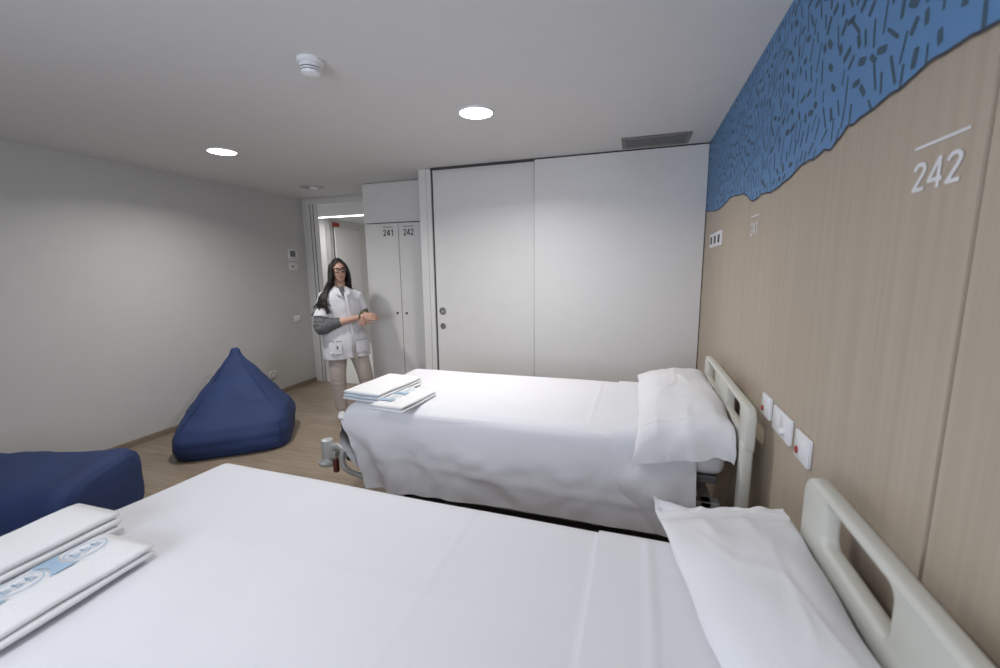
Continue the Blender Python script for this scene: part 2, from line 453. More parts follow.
for tr in range(26000):
    y = rs.uniform(-1.25, 3.74); z = rs.uniform(1.78, H-.008)
    if z < wave_z(y)+.012: continue
    if not free(y, z, .043): continue
    placed.setdefault((int(y/.05), int(z/.05)), []).append((y, z)); cnt += 1
    if rs.random() < .60+.5*noise.noise((y*3.1, z*3.1, 5)):
        L, W = rs.uniform(.036, .074), rs.uniform(.007, .0105); a = pi/2+rs.gauss(0, .36)+noise.noise((y*2, z*2, 9))*.5
    else:
        L, W = rs.uniform(.026, .042), rs.uniform(.013, .019); a = rs.uniform(0, pi)
    L = min(L, 2*(z-wave_z(y))*.9+.006) if abs(sin(a)) > .5 else L
    ca, sa = cos(a), sin(a)
    z2 = min(z, H-.006-L/2*abs(sa))
    P = []
    for k, l in ((-1, -1), (-.2, -1.12), (1, -.9), (1.06, .1), (.93, 1), (0, 1.08), (-1, .92), (-1.05, 0)):
        P.append(bm.verts.new((XM-.0004, y+ca*k*L/2-sa*l*W/2, z2+sa*k*L/2+ca*l*W/2)))
    f = bm.faces.new(P); f.material_index = 1
o = obj('wall_mural', bm, [M['blue'], M['stroke'], M['outline']])
tagp(o, 'blue painted band with dark dashes and a wavy outlined lower edge along the oak wall', 'mural')

RX, RY = (0, -1, 0), (0, 0, 1)
def wallnum(body, y_left, y_right, z0, z1, zl, label):
    bm = text_bm(body, y_left-y_right, z1-z0, RX, RY, (XR, y_left, z0), .07)
    quadbar(bm, RX, RY, (XR, y_left+.005, zl), y_left-y_right+.012, .0055)
    o = obj('room_number', bm, M['numw']); tagp(o, label, 'number', 'white numbers on the oak wall')
wallnum('242', 1.040, .909, 1.660, 1.713, 1.7375, 'large white number 242 under a white line on the oak wall, nearer the camera')
wallnum('241', 2.267, 2.150, 1.660, 1.720, 1.742, 'white number 241 under a white line on the oak wall, beside the panel seam')

# triple socket strip near the far corner
t = thing('socket_strip', 'white triple socket with three dark inserts high on the oak wall near the far corner', 'socket', (XR, 3.17, 1.65))
for k in range(3):
    ya = 3.385-k*.14
    bm = BM(); box(bm, XR-.010, XR, ya-.136, ya, 1.648+k*.002, 1.742+k*.002, .003, 2); fr = obj('socket_module', bm, M['white'], t)
    bm = BM()
    cyl = (ya-.068)
    box(bm, XR-.0118, XR-.009, cyl-.030, cyl+.030, 1.672, 1.722, .0012, 1)
    obj('socket_insert', bm, M['numd'], fr, label='dark insert')

def wall_plate(y0, y1, z0, z1, kind, label, name='call_switch', cat='switch', group=None):
    t = thing(name, label, cat, (XR, (y0+y1)/2, z0), 0, group)
    bm = BM(); box(bm, XR-.013, XR, y0, y1, z0, z1, .004, 3); pl = obj('plate', bm, M['white'], t, auto=40)
    if kind == 'call':
        bm = BM(); box(bm, XR-.0155, XR-.012, y0+.012, y1-.012, z0+.012, z1-.012, .002, 2); ins = obj('rocker', bm, M['white'], t, auto=40)
        yc = y1-.030; zc = z0+.028
        bm = BM(); lathe(bm, (XR-.015, yc, zc), [(.0115, 0), (.011, .003), (.007, .0045), (0, .005)], (-1, 0, 0), 20); obj('button', bm, M['red'], t, auto=50, label='small red button')
    else:
        ym = (y0+y1)/2
        for a, b in ((ym+.002, y1-.008), (y0+.008, ym-.002)):
            bm = BM(); box(bm, XR-.0155, XR-.012, a, b, z0+.009, z1-.009, .002, 2); obj('module', bm, M['white'], t, auto=40)
        bm = BM(); lathe(bm, (XR-.015, y0+.05, z0+.032), [(.012, 0), (.0115, .008), (.009, .012), (0, .013)], (-1, 0, 0), 20); obj('rotary_knob', bm, M['white'], t, auto=50)
wall_plate(1.727, 1.827, .957, 1.040, 'call', 'white nurse call plate with red button, nearest the far bed headboard', group='nurse call plates')
wall_plate(1.507, 1.683, .950, 1.036, 'dbl', 'wide white double switch plate with a round knob between the two call plates', 'switch_plate')
wall_plate(1.350, 1.457, .947, 1.032, 'call', 'white nurse call plate with red button, nearest the near bed headboard', group='nurse call plates')

# ------------------------------------------------------------------ left wall fittings
def left_plate(name, label, cat, y0, y1, z0, z1):
    t = thing(name, label, cat, (XL, (y0+y1)/2, z0))
    bm = BM(); box(bm, XL, XL+.014, y0, y1, z0, z1, .004, 2); obj('plate', bm, M['lam'], t, auto=40)
    return t
t = left_plate('thermostat', 'white thermostat with a grey square display on the left wall by the doorway', 'thermostat', 4.36, 4.52, 1.66, 1.80)
bm = BM(); box(bm, XL+.012, XL+.016, 4.39, 4.475, 1.70, 1.775, .001, 1); obj('display', bm, M['screen'], t)
bm = BM(); box(bm, XL+.012, XL+.015, 4.38, 4.50, 1.672, 1.682, .001, 1); obj('button_row', bm, M['greyp'], t)
t = left_plate('wall_button', 'small white wall button with a dark dot below the thermostat', 'switch', 4.36, 4.50, 1.53, 1.625)
bm = BM(); lathe(bm, (XL+.013, 4.415, 1.578), [(.016, 0), (.015, .004), (0, .005)], (1, 0, 0), 16); obj('button', bm, M['screen'], t)
t = left_plate('light_switch', 'plain white light switch on the left wall beside the woman', 'switch', 4.37, 4.48, .87, .955)
bm = BM(); box(bm, XL+.012, XL+.018, 4.385, 4.465, .882, .943, .002, 2); obj('rocker', bm, M['white'], t)
t = left_plate('power_socket', 'white round power socket low on the left wall above the baseboard', 'socket', 3.90, 4.0, .225, .31)
bm = BM(); lathe(bm, (XL+.012, 3.95, .268), [(.036, 0), (.035, .008), (.030, .008), (.028, -.0), (0, -.0)], (1, 0, 0), 24); obj('socket_ring', bm, M['greyp'], t, auto=40)

# ------------------------------------------------------------------ ceiling fittings
def downlight(x, y, r, label, e):
    t = thing('downlight', label, 'light', (x, y, H-.01), 0, 'round recessed ceiling downlights')
    bm = BM(); n = 40
    lathe(bm, (x, y, H-.0005), [(r+.014, 0), (r+.013, -.005), (r+.002, -.009), (r, -.006), (r, 0)], (0, 0, 1), n); obj('trim_ring', bm, M['white'], t, auto=40)
    bm = BM(); lathe(bm, (x, y, H-.002), [(r-.001, 0), (r-.001, -.004), (0, -.0045)], (0, 0, 1), n); obj('diffuser', bm, M['lamp'], t, label='glowing white diffuser')
    l = bpy.data.lights.new('downlight_or_fill_lamp', 'AREA'); l.shape = 'DISK'; l.size = r*1.9; l.energy = e; l.color = (1, .975, .95); l.spread = radians(150)
    o = bpy.data.objects.new('downlight_or_fill_lamp', l); COL.objects.link(o); o.location = (x, y, H-.012)
downlight(-.950, 2.53, .096, 'round glowing ceiling downlight nearer the middle of the ceiling, above the far bed', 17)
downlight(-3.097, 2.637, .096, 'round glowing ceiling downlight nearer the left wall, above the blue beanbag', 15)

t = thing('smoke_detector', 'round white smoke detector with dark slots on the ceiling', 'detector', (-1.428, 1.703, H-.06))
c = (-1.415, 1.688, H)
bm = BM(); lathe(bm, c, [(.056, 0), (.056, -.012), (.05, -.018), (0, -.018)], (0, 0, 1), 36); obj('base', bm, M['white'], t, auto=35)
bm = BM(); lathe(bm, c, [(.044, -.017), (.047, -.03), (.047, -.036), (.0, -.036)], (0, 0, 1), 36); obj('body', bm, M['white'], t, auto=35)
bm = BM(); lathe(bm, c, [(.040, -.036), (.040, -.041), (.0, -.041)], (0, 0, 1), 36); obj('slot_ring', bm, M['screen'], t, auto=35, label='dark slot ring')
bm = BM(); lathe(bm, c, [(.045, -.041), (.044, -.046), (.0, -.046)], (0, 0, 1), 36); obj('ring', bm, M['white'], t, auto=35)
bm = BM(); lathe(bm, c, [(.038, -.046), (.038, -.050), (.0, -.050)], (0, 0, 1), 36); obj('slot_ring', bm, M['screen'], t, auto=35, label='dark slot ring')
bm = BM(); lathe(bm, c, [(.042, -.050), (.038, -.060), (.026, -.067), (0, -.069)], (0, 0, 1), 36); obj('cap', bm, M['white'], t, auto=35)

t = thing('ceiling_sensor', 'small flat round sensor on the ceiling in front of the doorway', 'sensor', (-3.45, 4.03, H-.03))
bm = BM(); lathe(bm, (-3.506, 4.063, H), [(.13, 0), (.128, -.006), (.12, -.009), (0, -.009)], (0, 0, 1), 32); obj('plate', bm, M['greyp'], t, auto=35)
bm = BM(); lathe(bm, (-3.47, 4.05, H-.008), [(.05, 0), (.046, -.018), (.03, -.026), (0, -.028)], (0, 0, 1), 24); obj('dome', bm, M['white'], t, auto=35)

t = thing('air_vent', 'grey slatted rectangular air vent in the ceiling by the sliding door wall', 'vent', (.095, 3.515, H-.012))
vx0, vx1, vy0, vy1 = -.145, .332, 3.375, 3.655
bm = BM()
for b in ((vx0, vx1, vy0, vy0+.035), (vx0, vx1, vy1-.035, vy1), (vx0, vx0+.03, vy0+.035, vy1-.035), (vx1-.03, vx1, vy0+.035, vy1-.035)):
    box(bm, b[0], b[1], b[2], b[3], H-.010, H-.0005, .002, 1)
obj('frame', bm, M['ventgrey'], t)
bm = BM(); box(bm, vx0+.03, vx1-.03, vy0+.035, vy1-.035, H-.003, H-.0005); obj('backing', bm, M['gap'], t)
for k in range(7):
    yy = vy0+.05+k*.030
    bm = BM(); box(bm, vx0+.03, vx1-.03, yy-.009, yy+.009, -.001, .001, mtx=None)
    bmesh.ops.translate(bm, vec=(0, 0, H-.007), verts=bm.verts)
    obj('slat', bm, M['ventgrey'], t)

# ------------------------------------------------------------------ beds
def ss(t):
    t = max(0., min(1., t)); return t*t*(3-2*t)

def drape(x0, x1, y0, y1, top, near, far, foot=0., seed=0, creases=(), amp=1., nx=150, off=0., diag=.19, rr=.05, ycre=(), skew=0., tilt=0.):
    """white sheet over a mattress: top between y0 and y1, hanging near (y0 side) and far (y1 side), optional foot flap at x0"""
    bm = BM()
    W = y1-y0; qa = rr*pi/2
    ts = []
    n1, n2, n3 = max(3, int(far/.022)), 58, max(3, int(near/.018))
    for i in range(n1+1): ts.append(('f', far*(1-i/n1)))
    for i in range(1, 6): ts.append(('cf', i/6))
    for i in range(n2+1): ts.append(('t', y1-rr-(W-2*rr)*i/n2))
    for i in range(1, 6): ts.append(('cn', i/6))
    for i in range(n3+1): ts.append(('n', near*i/n3))
    N3 = lambda a, b, c: noise.noise((a, b, c+seed*7.3))
    def P(x, k, v):
        x_ = x
        if k == 't':
            y, z = v, top
            edge = min(ss((v-y0)/.18), ss((y1-v)/.18))
            dz = (N3(x*1.6, v*2.2, 1)*.006+N3(x*5, v*4, 2)*.0022)*amp*edge
            for (cx, ya, yb, h, wd, sl) in creases:
                if min(ya, yb)-.1 < v < max(ya, yb)+.1:
                    e = ss((v-min(ya, yb)+.1)/.1)*ss((max(ya, yb)+.1-v)/.1)
                    q = x-(cx+sl*(v-y0)+N3(v*2, cx*5, 3)*.006)
                    dz += h*exp(-(q/wd)**2)*e
            for (cy, h, wd) in ycre: dz += h*exp(-((v-cy+N3(x, 2, 3)*.01)/wd)**2)
            z += dz
        elif k in ('cn', 'cf'):
            a = v*pi/2
            if k == 'cf': a = (1-v)*pi/2
            s = -1 if k == 'cn' else 1
            y = (y0+rr if s < 0 else y1-rr)+s*rr*sin(a); z = top-rr+rr*cos(a)
            y += s*.008*N3(x*2.5, 4, 4)*amp
        else:
            s = -1 if k == 'n' else 1; L = near if k == 'n' else far
            y = y0 if s < 0 else y1
            z = top-rr-v
            q = v/max(L, .01)
            b = (.026*N3(x*1.7+v*1.2, v*2.6, 5)+.014*N3(x*3.3-v*2.4, v*5.5, 6)+.012*abs(N3(x*5+v*7, v*8, 8))+.007*N3(x*9-v*6, v*11, 11))*ss(q*2.2)*amp
            # diagonal pull folds from the foot corner
            g = (x-x0)-.55*v
            b += .016*sin(g*15+1.4*N3(x*2, v*3, 9))*exp(-(g/.42)**2)*ss(q*2)*amp
            b += .007*exp(-((z-(.555-.05*(x-x0)+.02*N3(x*2, 1, 1)))/.018)**2)*ss((x-x0)/.4)*amp
            y += s*(b+.038*q+off)
            z += .008*N3(x*2.3, 7, 7)*q
            wgt = (1-ss((x-x0)/.55))
            x_ = x+diag*q**1.3*wgt
        if k != 'n' and k != 'f':
            if x < x0+rr and foot > 0:
                d = (x0+rr-x)/rr
                z -= rr*(1-sqrt(max(0, 1-min(1, d)**2)))
        x_ += skew*(max(y0, min(y1, y))-y1 if skew > 0 else max(y0, min(y1, y))-y0)*(1-ss((x-x0)/1.3))
        y += tilt*(x-x0)
        return Vector((x_, y, z+off if k in ('t', 'cn', 'cf') else z))
    cols = []
    for i in range(nx+1):
        x = x0+(x1-x0)*i/nx
        cols.append([bm.verts.new(P(x, k, v)) for k, v in ts])
    for i in range(nx):
        for j in range(len(ts)-1):
            bm.faces.new((cols[i][j], cols[i+1][j], cols[i+1][j+1], cols[i][j+1]))
    if foot > 0:
        idx = [j for j, (k, v) in enumerate(ts) if k in ('cf', 't', 'cn')]
        prev = [cols[0][j] for j in idx]; nf = 12
        for m in range(1, nf+1):
            row = []
            for j, pv in zip(idx, [cols[0][j] for j in idx]):
                q = m/nf; p = pv.co
                u_ = (p.y-y0)/W
                row.append(bm.verts.new((p.x-.006-.085*sin(min(1, q*1.15)*pi)*(.45+.55*ss(u_/.2))-.012*N3(p.y*5, q*2, 12)*q+.03*q+.05*q*(1-ss(u_/.12)), y0+W*(.5+(u_-.5)*(1-.03*q)), p.z-foot*q)))
            for a in range(len(row)-1): bm.faces.new((prev[a], prev[a+1], row[a+1], row[a]))
            prev = row
    return bm

def pillow(cx, cy, z, hx, hy, h, seed, flap=0., flap_drop=0., rise=0., corner=0., far_flap=0., skew=0., wr=1.):
    """puffy pillow in its case; open case end (flap) at -y side. x: bed length, y: bed width"""
    bm = BM(); nx, ny = 48, 84
    N3 = lambda a, b, c: noise.noise((a, b, c+seed*5.1))
    def prof(u): return max(0., 1-abs(u)**2.6)**.55
    def surf(u, v, top):
        xl = cx-hx+skew*(1-v)*hy; xr_ = cx+hx
        x = xl+(xr_-xl)*(u+1)/2; y = cy+hy*v
        x += .012*N3(v*3, 1, 2)*abs(u); y += .010*N3(u*1.6, 4, 2)*abs(v)
        pv_ = prof(v)
        if flap and v < 0: pv_ = .55+.45*pv_
        p = prof(u)*pv_
        if top:
            zz = z+h*(.16+.84*p) + wr*(N3(u*1.3, v*1.8, 3)*.013+(abs(N3(u*1.7+v*.8, v*3.2-u, 4))-.2)*.012+.005*exp(-((u*.6+v*.9-.25+.5*N3(u*1.1, v*1.6, 14))/.06)**2)+.005*exp(-((u*.9-v*.7+.1+.5*N3(u, v*1.3, 15))/.06)**2))*p**.5
            edge = 1-p
            zz += .007*wr*N3(u*2.5, v*5, 5)*edge*(p > 0)
            zz -= .012*ss((abs(v)-.6)/.3)*abs(sin(u*5+seed))*p
        else:
            zz = z+h*.16*(1-p)*.9+.001
        zz += rise*(u+1)/2*h
        return Vector((x, y, zz))
    g = []
    for top in (True, False):
        rows = []
        for i in range(nx+1):
            u = -1+2*i/nx
            rows.append([bm.verts.new(surf(u, -1+2*j/ny, top)) for j in range(ny+1)])
        g.append(rows)
        for i in range(nx):
            for j in range(ny):
                bm.faces.new((rows[i][j], rows[i+1][j], rows[i+1][j+1], rows[i][j+1]))
    T, B = g
    for i in range(nx):
        bm.faces.new((T[i][0], T[i+1][0], B[i+1][0], B[i][0])); bm.faces.new((T[i][ny], T[i+1][ny], B[i+1][ny], B[i][ny]))
    for j in range(ny):
        bm.faces.new((T[0][j], T[0][j+1], B[0][j+1], B[0][j])); bm.faces.new((T[nx][j], T[nx][j+1], B[nx][j+1], B[nx][j]))
    fl = None
    def flapmesh(side, length, drop, lift):
        fb = BM(); m = 12; rows = []
        for i in range(nx+1):
            u = -1+2*i/nx
            j0 = 0 if side < 0 else ny
            st = T[i][j0].co.copy()
            r = []
            for k in range(m+1):
                q = k/m
                y = st.y+side*length*(q if drop == 0 else sin(min(1, q*1.3)*pi/2)*.42)
                zz = st.z-drop*(q**1.35)*(1+.10*N3(u*2, q, 8)-.25*max(0, u-.3))+lift*q*q*max(0, (-u-.55)/.45)**1.5
                zz += .012*N3(u*4, q*3, 7)*q
                x = st.x+(.010*N3(q*3, u*4, 6))*q-(.02*q if u < -.8 else 0)
                r.append(fb.verts.new((x, y+side*.012*N3(u*3.5, q*2, 9)*q, zz)))
            rows.append(r)
        for i in range(nx):
            for k in range(m): fb.faces.new((rows[i][k], rows[i+1][k], rows[i+1][k+1], rows[i][k+1]))
        return fb
    if flap: fl = flapmesh(-1, flap, flap_drop, 0)
    if far_flap: fl = flapmesh(1, far_flap, 0, corner)
    return bm, fl

def hospital_bed(xf, y0, y1, hy0, hy1, top, label, zt_=1.035):
    """xf foot end of the mattress, y0..y1 mattress, hy0..hy1 headboard"""
    t = thing('hospital_bed', label, 'bed', ((xf+.4)/2, (y0+y1)/2, 0), 0, 'hospital beds')
    ym = (hy0+hy1)/2; hw = (hy1-hy0)/2
    zt = zt_
    cut = []
    for s in (1, -1):
        a, b = ym+s*hw*.29, ym+s*hw*.77
        cut.append((min(a, b), max(a, b), zt-.116, zt-.024))
    bm = BM(); plate_holes(bm, hy0, hy1, .80, zt, .408, .446, cut, .020, .055)
    obj('headboard', bm, M['plastic'], t, auto=50, label='cream plastic headboard with two hand openings')
    for yy in (hy0+.042, hy1-.042):
        bm = BM(); box(bm, .404, .444, yy-.036, yy+.036, .50, .86, .014, 3); po = obj('headboard_post', bm, M['plastic'], t, auto=40)
        bm = BM(); tube(bm, [(.424, yy, .10), (.424, yy, .52)], .024, 16); obj('post_tube', bm, M['bedmetal'], po, auto=40)
    # mattress: soft rounded block under a fitted sheet
    bm = BM(); box(bm, xf+.012, .385, y0+.012, y1-.012, top-.165, top-.012, .045, 4)
    bmesh.ops.subdivide_edges(bm, edges=bm.edges, cuts=3, use_grid_fill=True)
    for v in bm.verts:
        n_ = noise.noise(v.co*6)*.006; v.co += Vector((noise.noise(v.co*5+Vector((3, 0, 0)))*.006, n_ if v.co.y < y0+.05 or v.co.y > y1-.05 else 0, 0))
    obj('mattress', bm, M['linen2'], t, smooth=True, label='mattress in a white fitted sheet')
    bm = BM(); box(bm, xf+.06, .36, y0+.03, y1-.03, top-.205, top-.168, .008, 2); obj('mattress_deck', bm, M['screen'], t)
    # frame
    bm = BM()
    for yy in (y0+.05, y1-.10): box(bm, xf-.02, .38, yy, yy+.05, .44, .50, .006, 2)
    for xx in (xf-.02, -.65, .30): box(bm, xx, xx+.05, y0+.05, y1-.05, .44, .50, .006, 2)
    obj('bed_frame', bm, M['bedmetal'], t)
    bm = BM()
    for yy in (y0+.14, y1-.19): box(bm, xf+.28, .22, yy, yy+.05, .165, .215, .006, 2)
    for xx in (xf+.28, .17): box(bm, xx, xx+.05, y0+.10, y1-.10, .165, .215, .006, 2)
    obj('base_frame', bm, M['dark'], t)
    for xx in (xf+.5, -.15):
        for yy in (y0+.2, y1-.2):
            bm = BM(); tube(bm, [(xx, yy, .20), (xx-.16, yy, .33), (xx-.02, yy, .46)], .02, 12)
            obj('lift_arm', bm, M['bedmetal'], t, auto=40)
    for xx in (xf+.30, .19):
        for yy in (y0+.12, y1-.12):
            bm = BM(); box(bm, xx-.018, xx+.028, yy-.03, yy+.03, .10, .17, .012, 2); tube(bm, [(xx+.005, yy, .15), (xx+.005, yy, .2)], .014, 12); cs = obj('caster', bm, M['bedmetal'], t, auto=40)
            bm = BM(); lathe(bm, (xx, yy-.024, .065), [(.03, 0), (.058, .002), (.065, .010), (.065, .038), (.058, .046), (.03, .048)], (0, 1, 0), 24); obj('wheel', bm, M['dark'], cs, auto=40)
    # foot end: low footboard bar, corner bumpers, latch, folded side guard tube
    bm = BM(); box(bm, xf-.055, xf-.025, y0+.06, y1-.06, .44, .52, .012, 3); obj('foot_rail', bm, M['plastic'], t, auto=40)
    for s, yy in ((-1, y0+.06), (1, y1-.06)):
        bx, by = xf-.185, yy+s*(-.035)
        bm = BM(); lathe(bm, (bx, by, .375), [(.030, 0), (.052, .003), (.058, .012), (.057, .024), (.040, .036), (.036, .05), (.036, .145), (.033, .156), (.022, .160), (0, .160)], (0, 0, 1), 24); obj('bumper_roller', bm, M['bedmetal'], t, auto=40, label='grey corner bumper roller')
        bm = BM(); tube(bm, smoothpath([(bx+.02, by, .47), (bx+.07, by, .50), (xf-.03, yy, .49), (xf+.03, yy, .475)], 4), .02, 12); box(bm, bx+.015, bx+.07, by-.024, by+.024, .425, .47, .008, 2); obj('bumper_bracket', bm, M['bedmetal'], t, auto=40)
        bm = BM(); box(bm, xf-.065, xf-.038, yy-.075, yy-.045, .39, .475, .008, 2); obj('brake_latch', bm, M['brown'], t, auto=40, label='dark brown latch')
        bm = BM(); tube(bm, smoothpath([(xf-.0, yy-.06, .52), (xf+.0, yy-.07, .47), (xf+.03, yy-.07, .42), (xf+.12, yy-.03, .37), (xf+.4, yy-.0, .34)], 6), .016, 12); obj('side_guard_tube', bm, M['bedmetal'], t, auto=40)
    return t

TOP = .80
FY0, FY1, FXF = 1.865, 2.79, -1.54
hospital_bed(FXF, FY0, FY1, 1.715, 2.76, TOP, 'hospital bed beside the sliding door wall, farther from the camera', 1.0)
bm = drape(FXF, .27, FY0, FY1, TOP, .345, .36, .24, 1, [(-.19, FY0, FY1, .004, .008, 0), (-1.0, FY0, FY1, -.003, .01, .0)], 1.9, 190, skew=-.07, rr=.085)
o = obj('bedspread', bm, M['linen'], smooth=True); tagp(o, 'white sheet spread over the far bed, its side hanging in creases', 'sheet', 'white bed sheets')
bm = drape(-.085, .262, FY0, FY1, TOP+.004, .347, .3, 0, 1, [], 1.7, 34, .006, 0, rr=.085)
for v in bm.verts: pass
o = obj('sheet_turnover', bm, M['linen'], o, smooth=True, label='flat turned-down band of the sheet by the pillow')
bm, fl = pillow(.215, 2.34, TOP+.012, .185, .50, .095, 3, .14, .155, .55, wr=.8)
t = obj('pillow', bm, M['linen2'], smooth=True); tagp(t, 'plump creased white pillow at the head of the far bed, case end drooping', 'pillow', 'bed pillows')
obj('pillowcase_flap', fl, M['linen2'], t, smooth=True, label='loose open end of the pillowcase')

NY0, NY1, NXF = .16, 1.155, -1.505
hospital_bed(NXF, NY0, NY1, .075, 1.150, TOP, 'hospital bed nearest the camera, filling the foreground')
bm = drape(NXF, .30, NY0, NY1, TOP, .40, .40, .20, 2, [(-.437, NY0, NY1, .0025, .005, 0), (-.085, .55, NY1, .006, .009, .02), (.035, NY0, NY1, .005, .012, .01), (-.93, .5, NY1, .002, .008, .1)], .7, 190, ycre=[(.78, .0015, .008)], skew=.10, rr=.03, tilt=-.02)
o = obj('bedspread', bm, M['linen'], smooth=True); tagp(o, 'smooth white sheet spread over the near bed in the foreground', 'sheet', 'white bed sheets')
bm = drape(-.075, .30, NY0-.029, NY1-.029, TOP+.003, .36, .36, 0, 4, [(.05, NY0, NY1, .004, .01, .0)], .6, 40, .005, 0, rr=.03, tilt=-.02)
obj('sheet_turnover', bm, M['linen'], o, smooth=True, label='flat turned-down band of the sheet by the pillow')
bm, fl = pillow(.240, .695, TOP+.010, .158, .49, .072, 8, 0, 0, .75, .045, .06, .19, .4)
t = obj('pillow', bm, M['linen2'], smooth=True); tagp(t, 'flat white pillow with a pointed case corner at the head of the near bed', 'pillow', 'bed pillows')
obj('pillowcase_flap', fl, M['linen2'], t, smooth=True, label='open end of the pillowcase with a raised corner')

# ------------------------------------------------------------------ folded linen stacks
def slab(bm, x0, x1, y0, y1, z0, z1, seed, layers=3):
    """folded cloth: stacked soft layers, round fold on the -x side"""
    hgt = (z1-z0)/layers
    for l in range(layers):
        a = z0+l*hgt; n = 26; m = 22
        N3 = lambda p, q: noise.noise((p*4, q*4, seed+l*3))
        ringpts = []
        for j in range(m+1):
            y = y0+(y1-y0)*j/m
            e = 1-.25*max(0, abs(2*j/m-1)-.9)/.1
            xa = x0+.006*N3(y, 1)+.003*l; xb = x1+.006*N3(y, 5)-.004*l
            r = []
            hh = hgt*.5*e
            for k in range(n):
                th = 2*pi*k/n
                cx_, cz = cos(th), sin(th)
                sx = (abs(cx_)**.22)*(1 if cx_ > 0 else -1); sz = (abs(cz)**.6)*(1 if cz > 0 else -1)
                X = (xa+xb)/2+(xb-xa)/2*sx
                r.append((X, y, a+hgt*.5+hh*sz*.98+.0025*N3(X*2, y*2)*(l+1)*.6))
            ringpts.append(r)
        loft(bm, ringpts)
    return bm

def linen_pair(ox, oy, z, ang, lab1, lab2, seed, W1, W2, A1, B1, A2, B2, T1=.062):
    R = Matrix.Translation((ox, oy, z)) @ Matrix.Rotation(ang, 4, 'Z')
    # thick folded piece
    bm = BM(); slab(bm, -W1, -.003, A1, B1, .0, T1, seed, 3)
    bmesh.ops.transform(bm, matrix=R, verts=bm.verts); t = obj('folded_towel', bm, M['towel'], smooth=True); tagp(t, lab1, 'towel', 'folded white towels')
    bm = BM()
    for q in (T1/3, T1*2/3):   # blue edging glimpsed in the folds
        pts = [(-W1+.02+k*(W1-.04)/7, A1-.003, q+.003*sin(k*1.3)) for k in range(8)]
        tube(bm, pts, .0028, 8)
    bmesh.ops.transform(bm, matrix=R, verts=bm.verts); obj('blue_edging', bm, M['print'], t, smooth=True, label='pale blue edging in the folds')
    # flatter printed piece
    bm = BM(); slab(bm, .003, W2, A2, B2, .0, .034, seed+4, 2)
    bmesh.ops.transform(bm, matrix=R, verts=bm.verts); t = obj('folded_gown', bm, M['towel'], smooth=True); tagp(t, lab2, 'linen', 'folded printed gowns')
    # printed band: blue ground cut by pale ovals with lettering-like squiggles
    bm = BM(); bx0, bx1 = .018, .018+W2*.38; per = .125; zz = .0375
    y = B2-.012-per
    while y > A2:
        n = 14; ya = y; yo = y+.022; yl = per-.044
        # waisted ground between ovals
        top = []; 
        for k in range(n+1):
            u = k/n; hx = (bx1-bx0)/2
            w_ = .056*(.42+.58*abs(2*u-1)**1.6)
            top.append((bx0+(bx1-bx0)*u, w_))
        A = [bm.verts.new((x_, y-w_*.5+.011+.0, zz)) for x_, w_ in top]; B = [bm.verts.new((x_, y+w_*.5+.011, zz)) for x_, w_ in top]
        for k in range(n): bm.faces.new((A[k], A[k+1], B[k+1], B[k]))
        # oval outline
        cx_, cy_ = (bx0+bx1)/2, y+.022+yl/2+.0105
        rin, rout = [], []
        for k in range(28):
            th = 2*pi*k/28
            rin.append(bm.verts.new((cx_+(bx1-bx0)*.40*cos(th), cy_+yl*.5*sin(th), zz))); rout.append(bm.verts.new((cx_+(bx1-bx0)*.44*cos(th), cy_+yl*.53*sin(th), zz)))
        for k in range(28): bm.faces.new((rin[k], rin[(k+1) % 28], rout[(k+1) % 28], rout[k]))
        # squiggles
        for s in range(3):
            yc = cy_-.024+s*.022
            for (a, b, c_, d_) in ((-.013, -.006, .013, -.002), (-.006, -.007, -.002, .008), (.004, .0, .010, .008)):
                bm.faces.new([bm.verts.new((cx_+a, yc+b, zz)), bm.verts.new((cx_+c_, yc+b, zz)), bm.verts.new((cx_+c_, yc+d_, zz)), bm.verts.new((cx_+a, yc+d_, zz))])
        y -= per
    bmesh.ops.transform(bm, matrix=R, verts=bm.verts); obj('printed_band', bm, M['print'], t, label='pale blue printed band of ovals')
linen_pair(-1.30, 1.80, TOP+.010, radians(-5), 'thick folded white towel on the foot corner of the far bed', 'flat folded white gown with blue print on the far bed, beside the thick towel', 2, .26, .205, .09, .50, 0, .33, .055)
linen_pair(-1.335, .30, TOP+.010, radians(2), 'thick folded white towel on the near bed, at the lower left', 'folded white gown with blue printed band on the near bed, lower left foreground', 6, .19, .195, -.06, .415, -.06, .36)

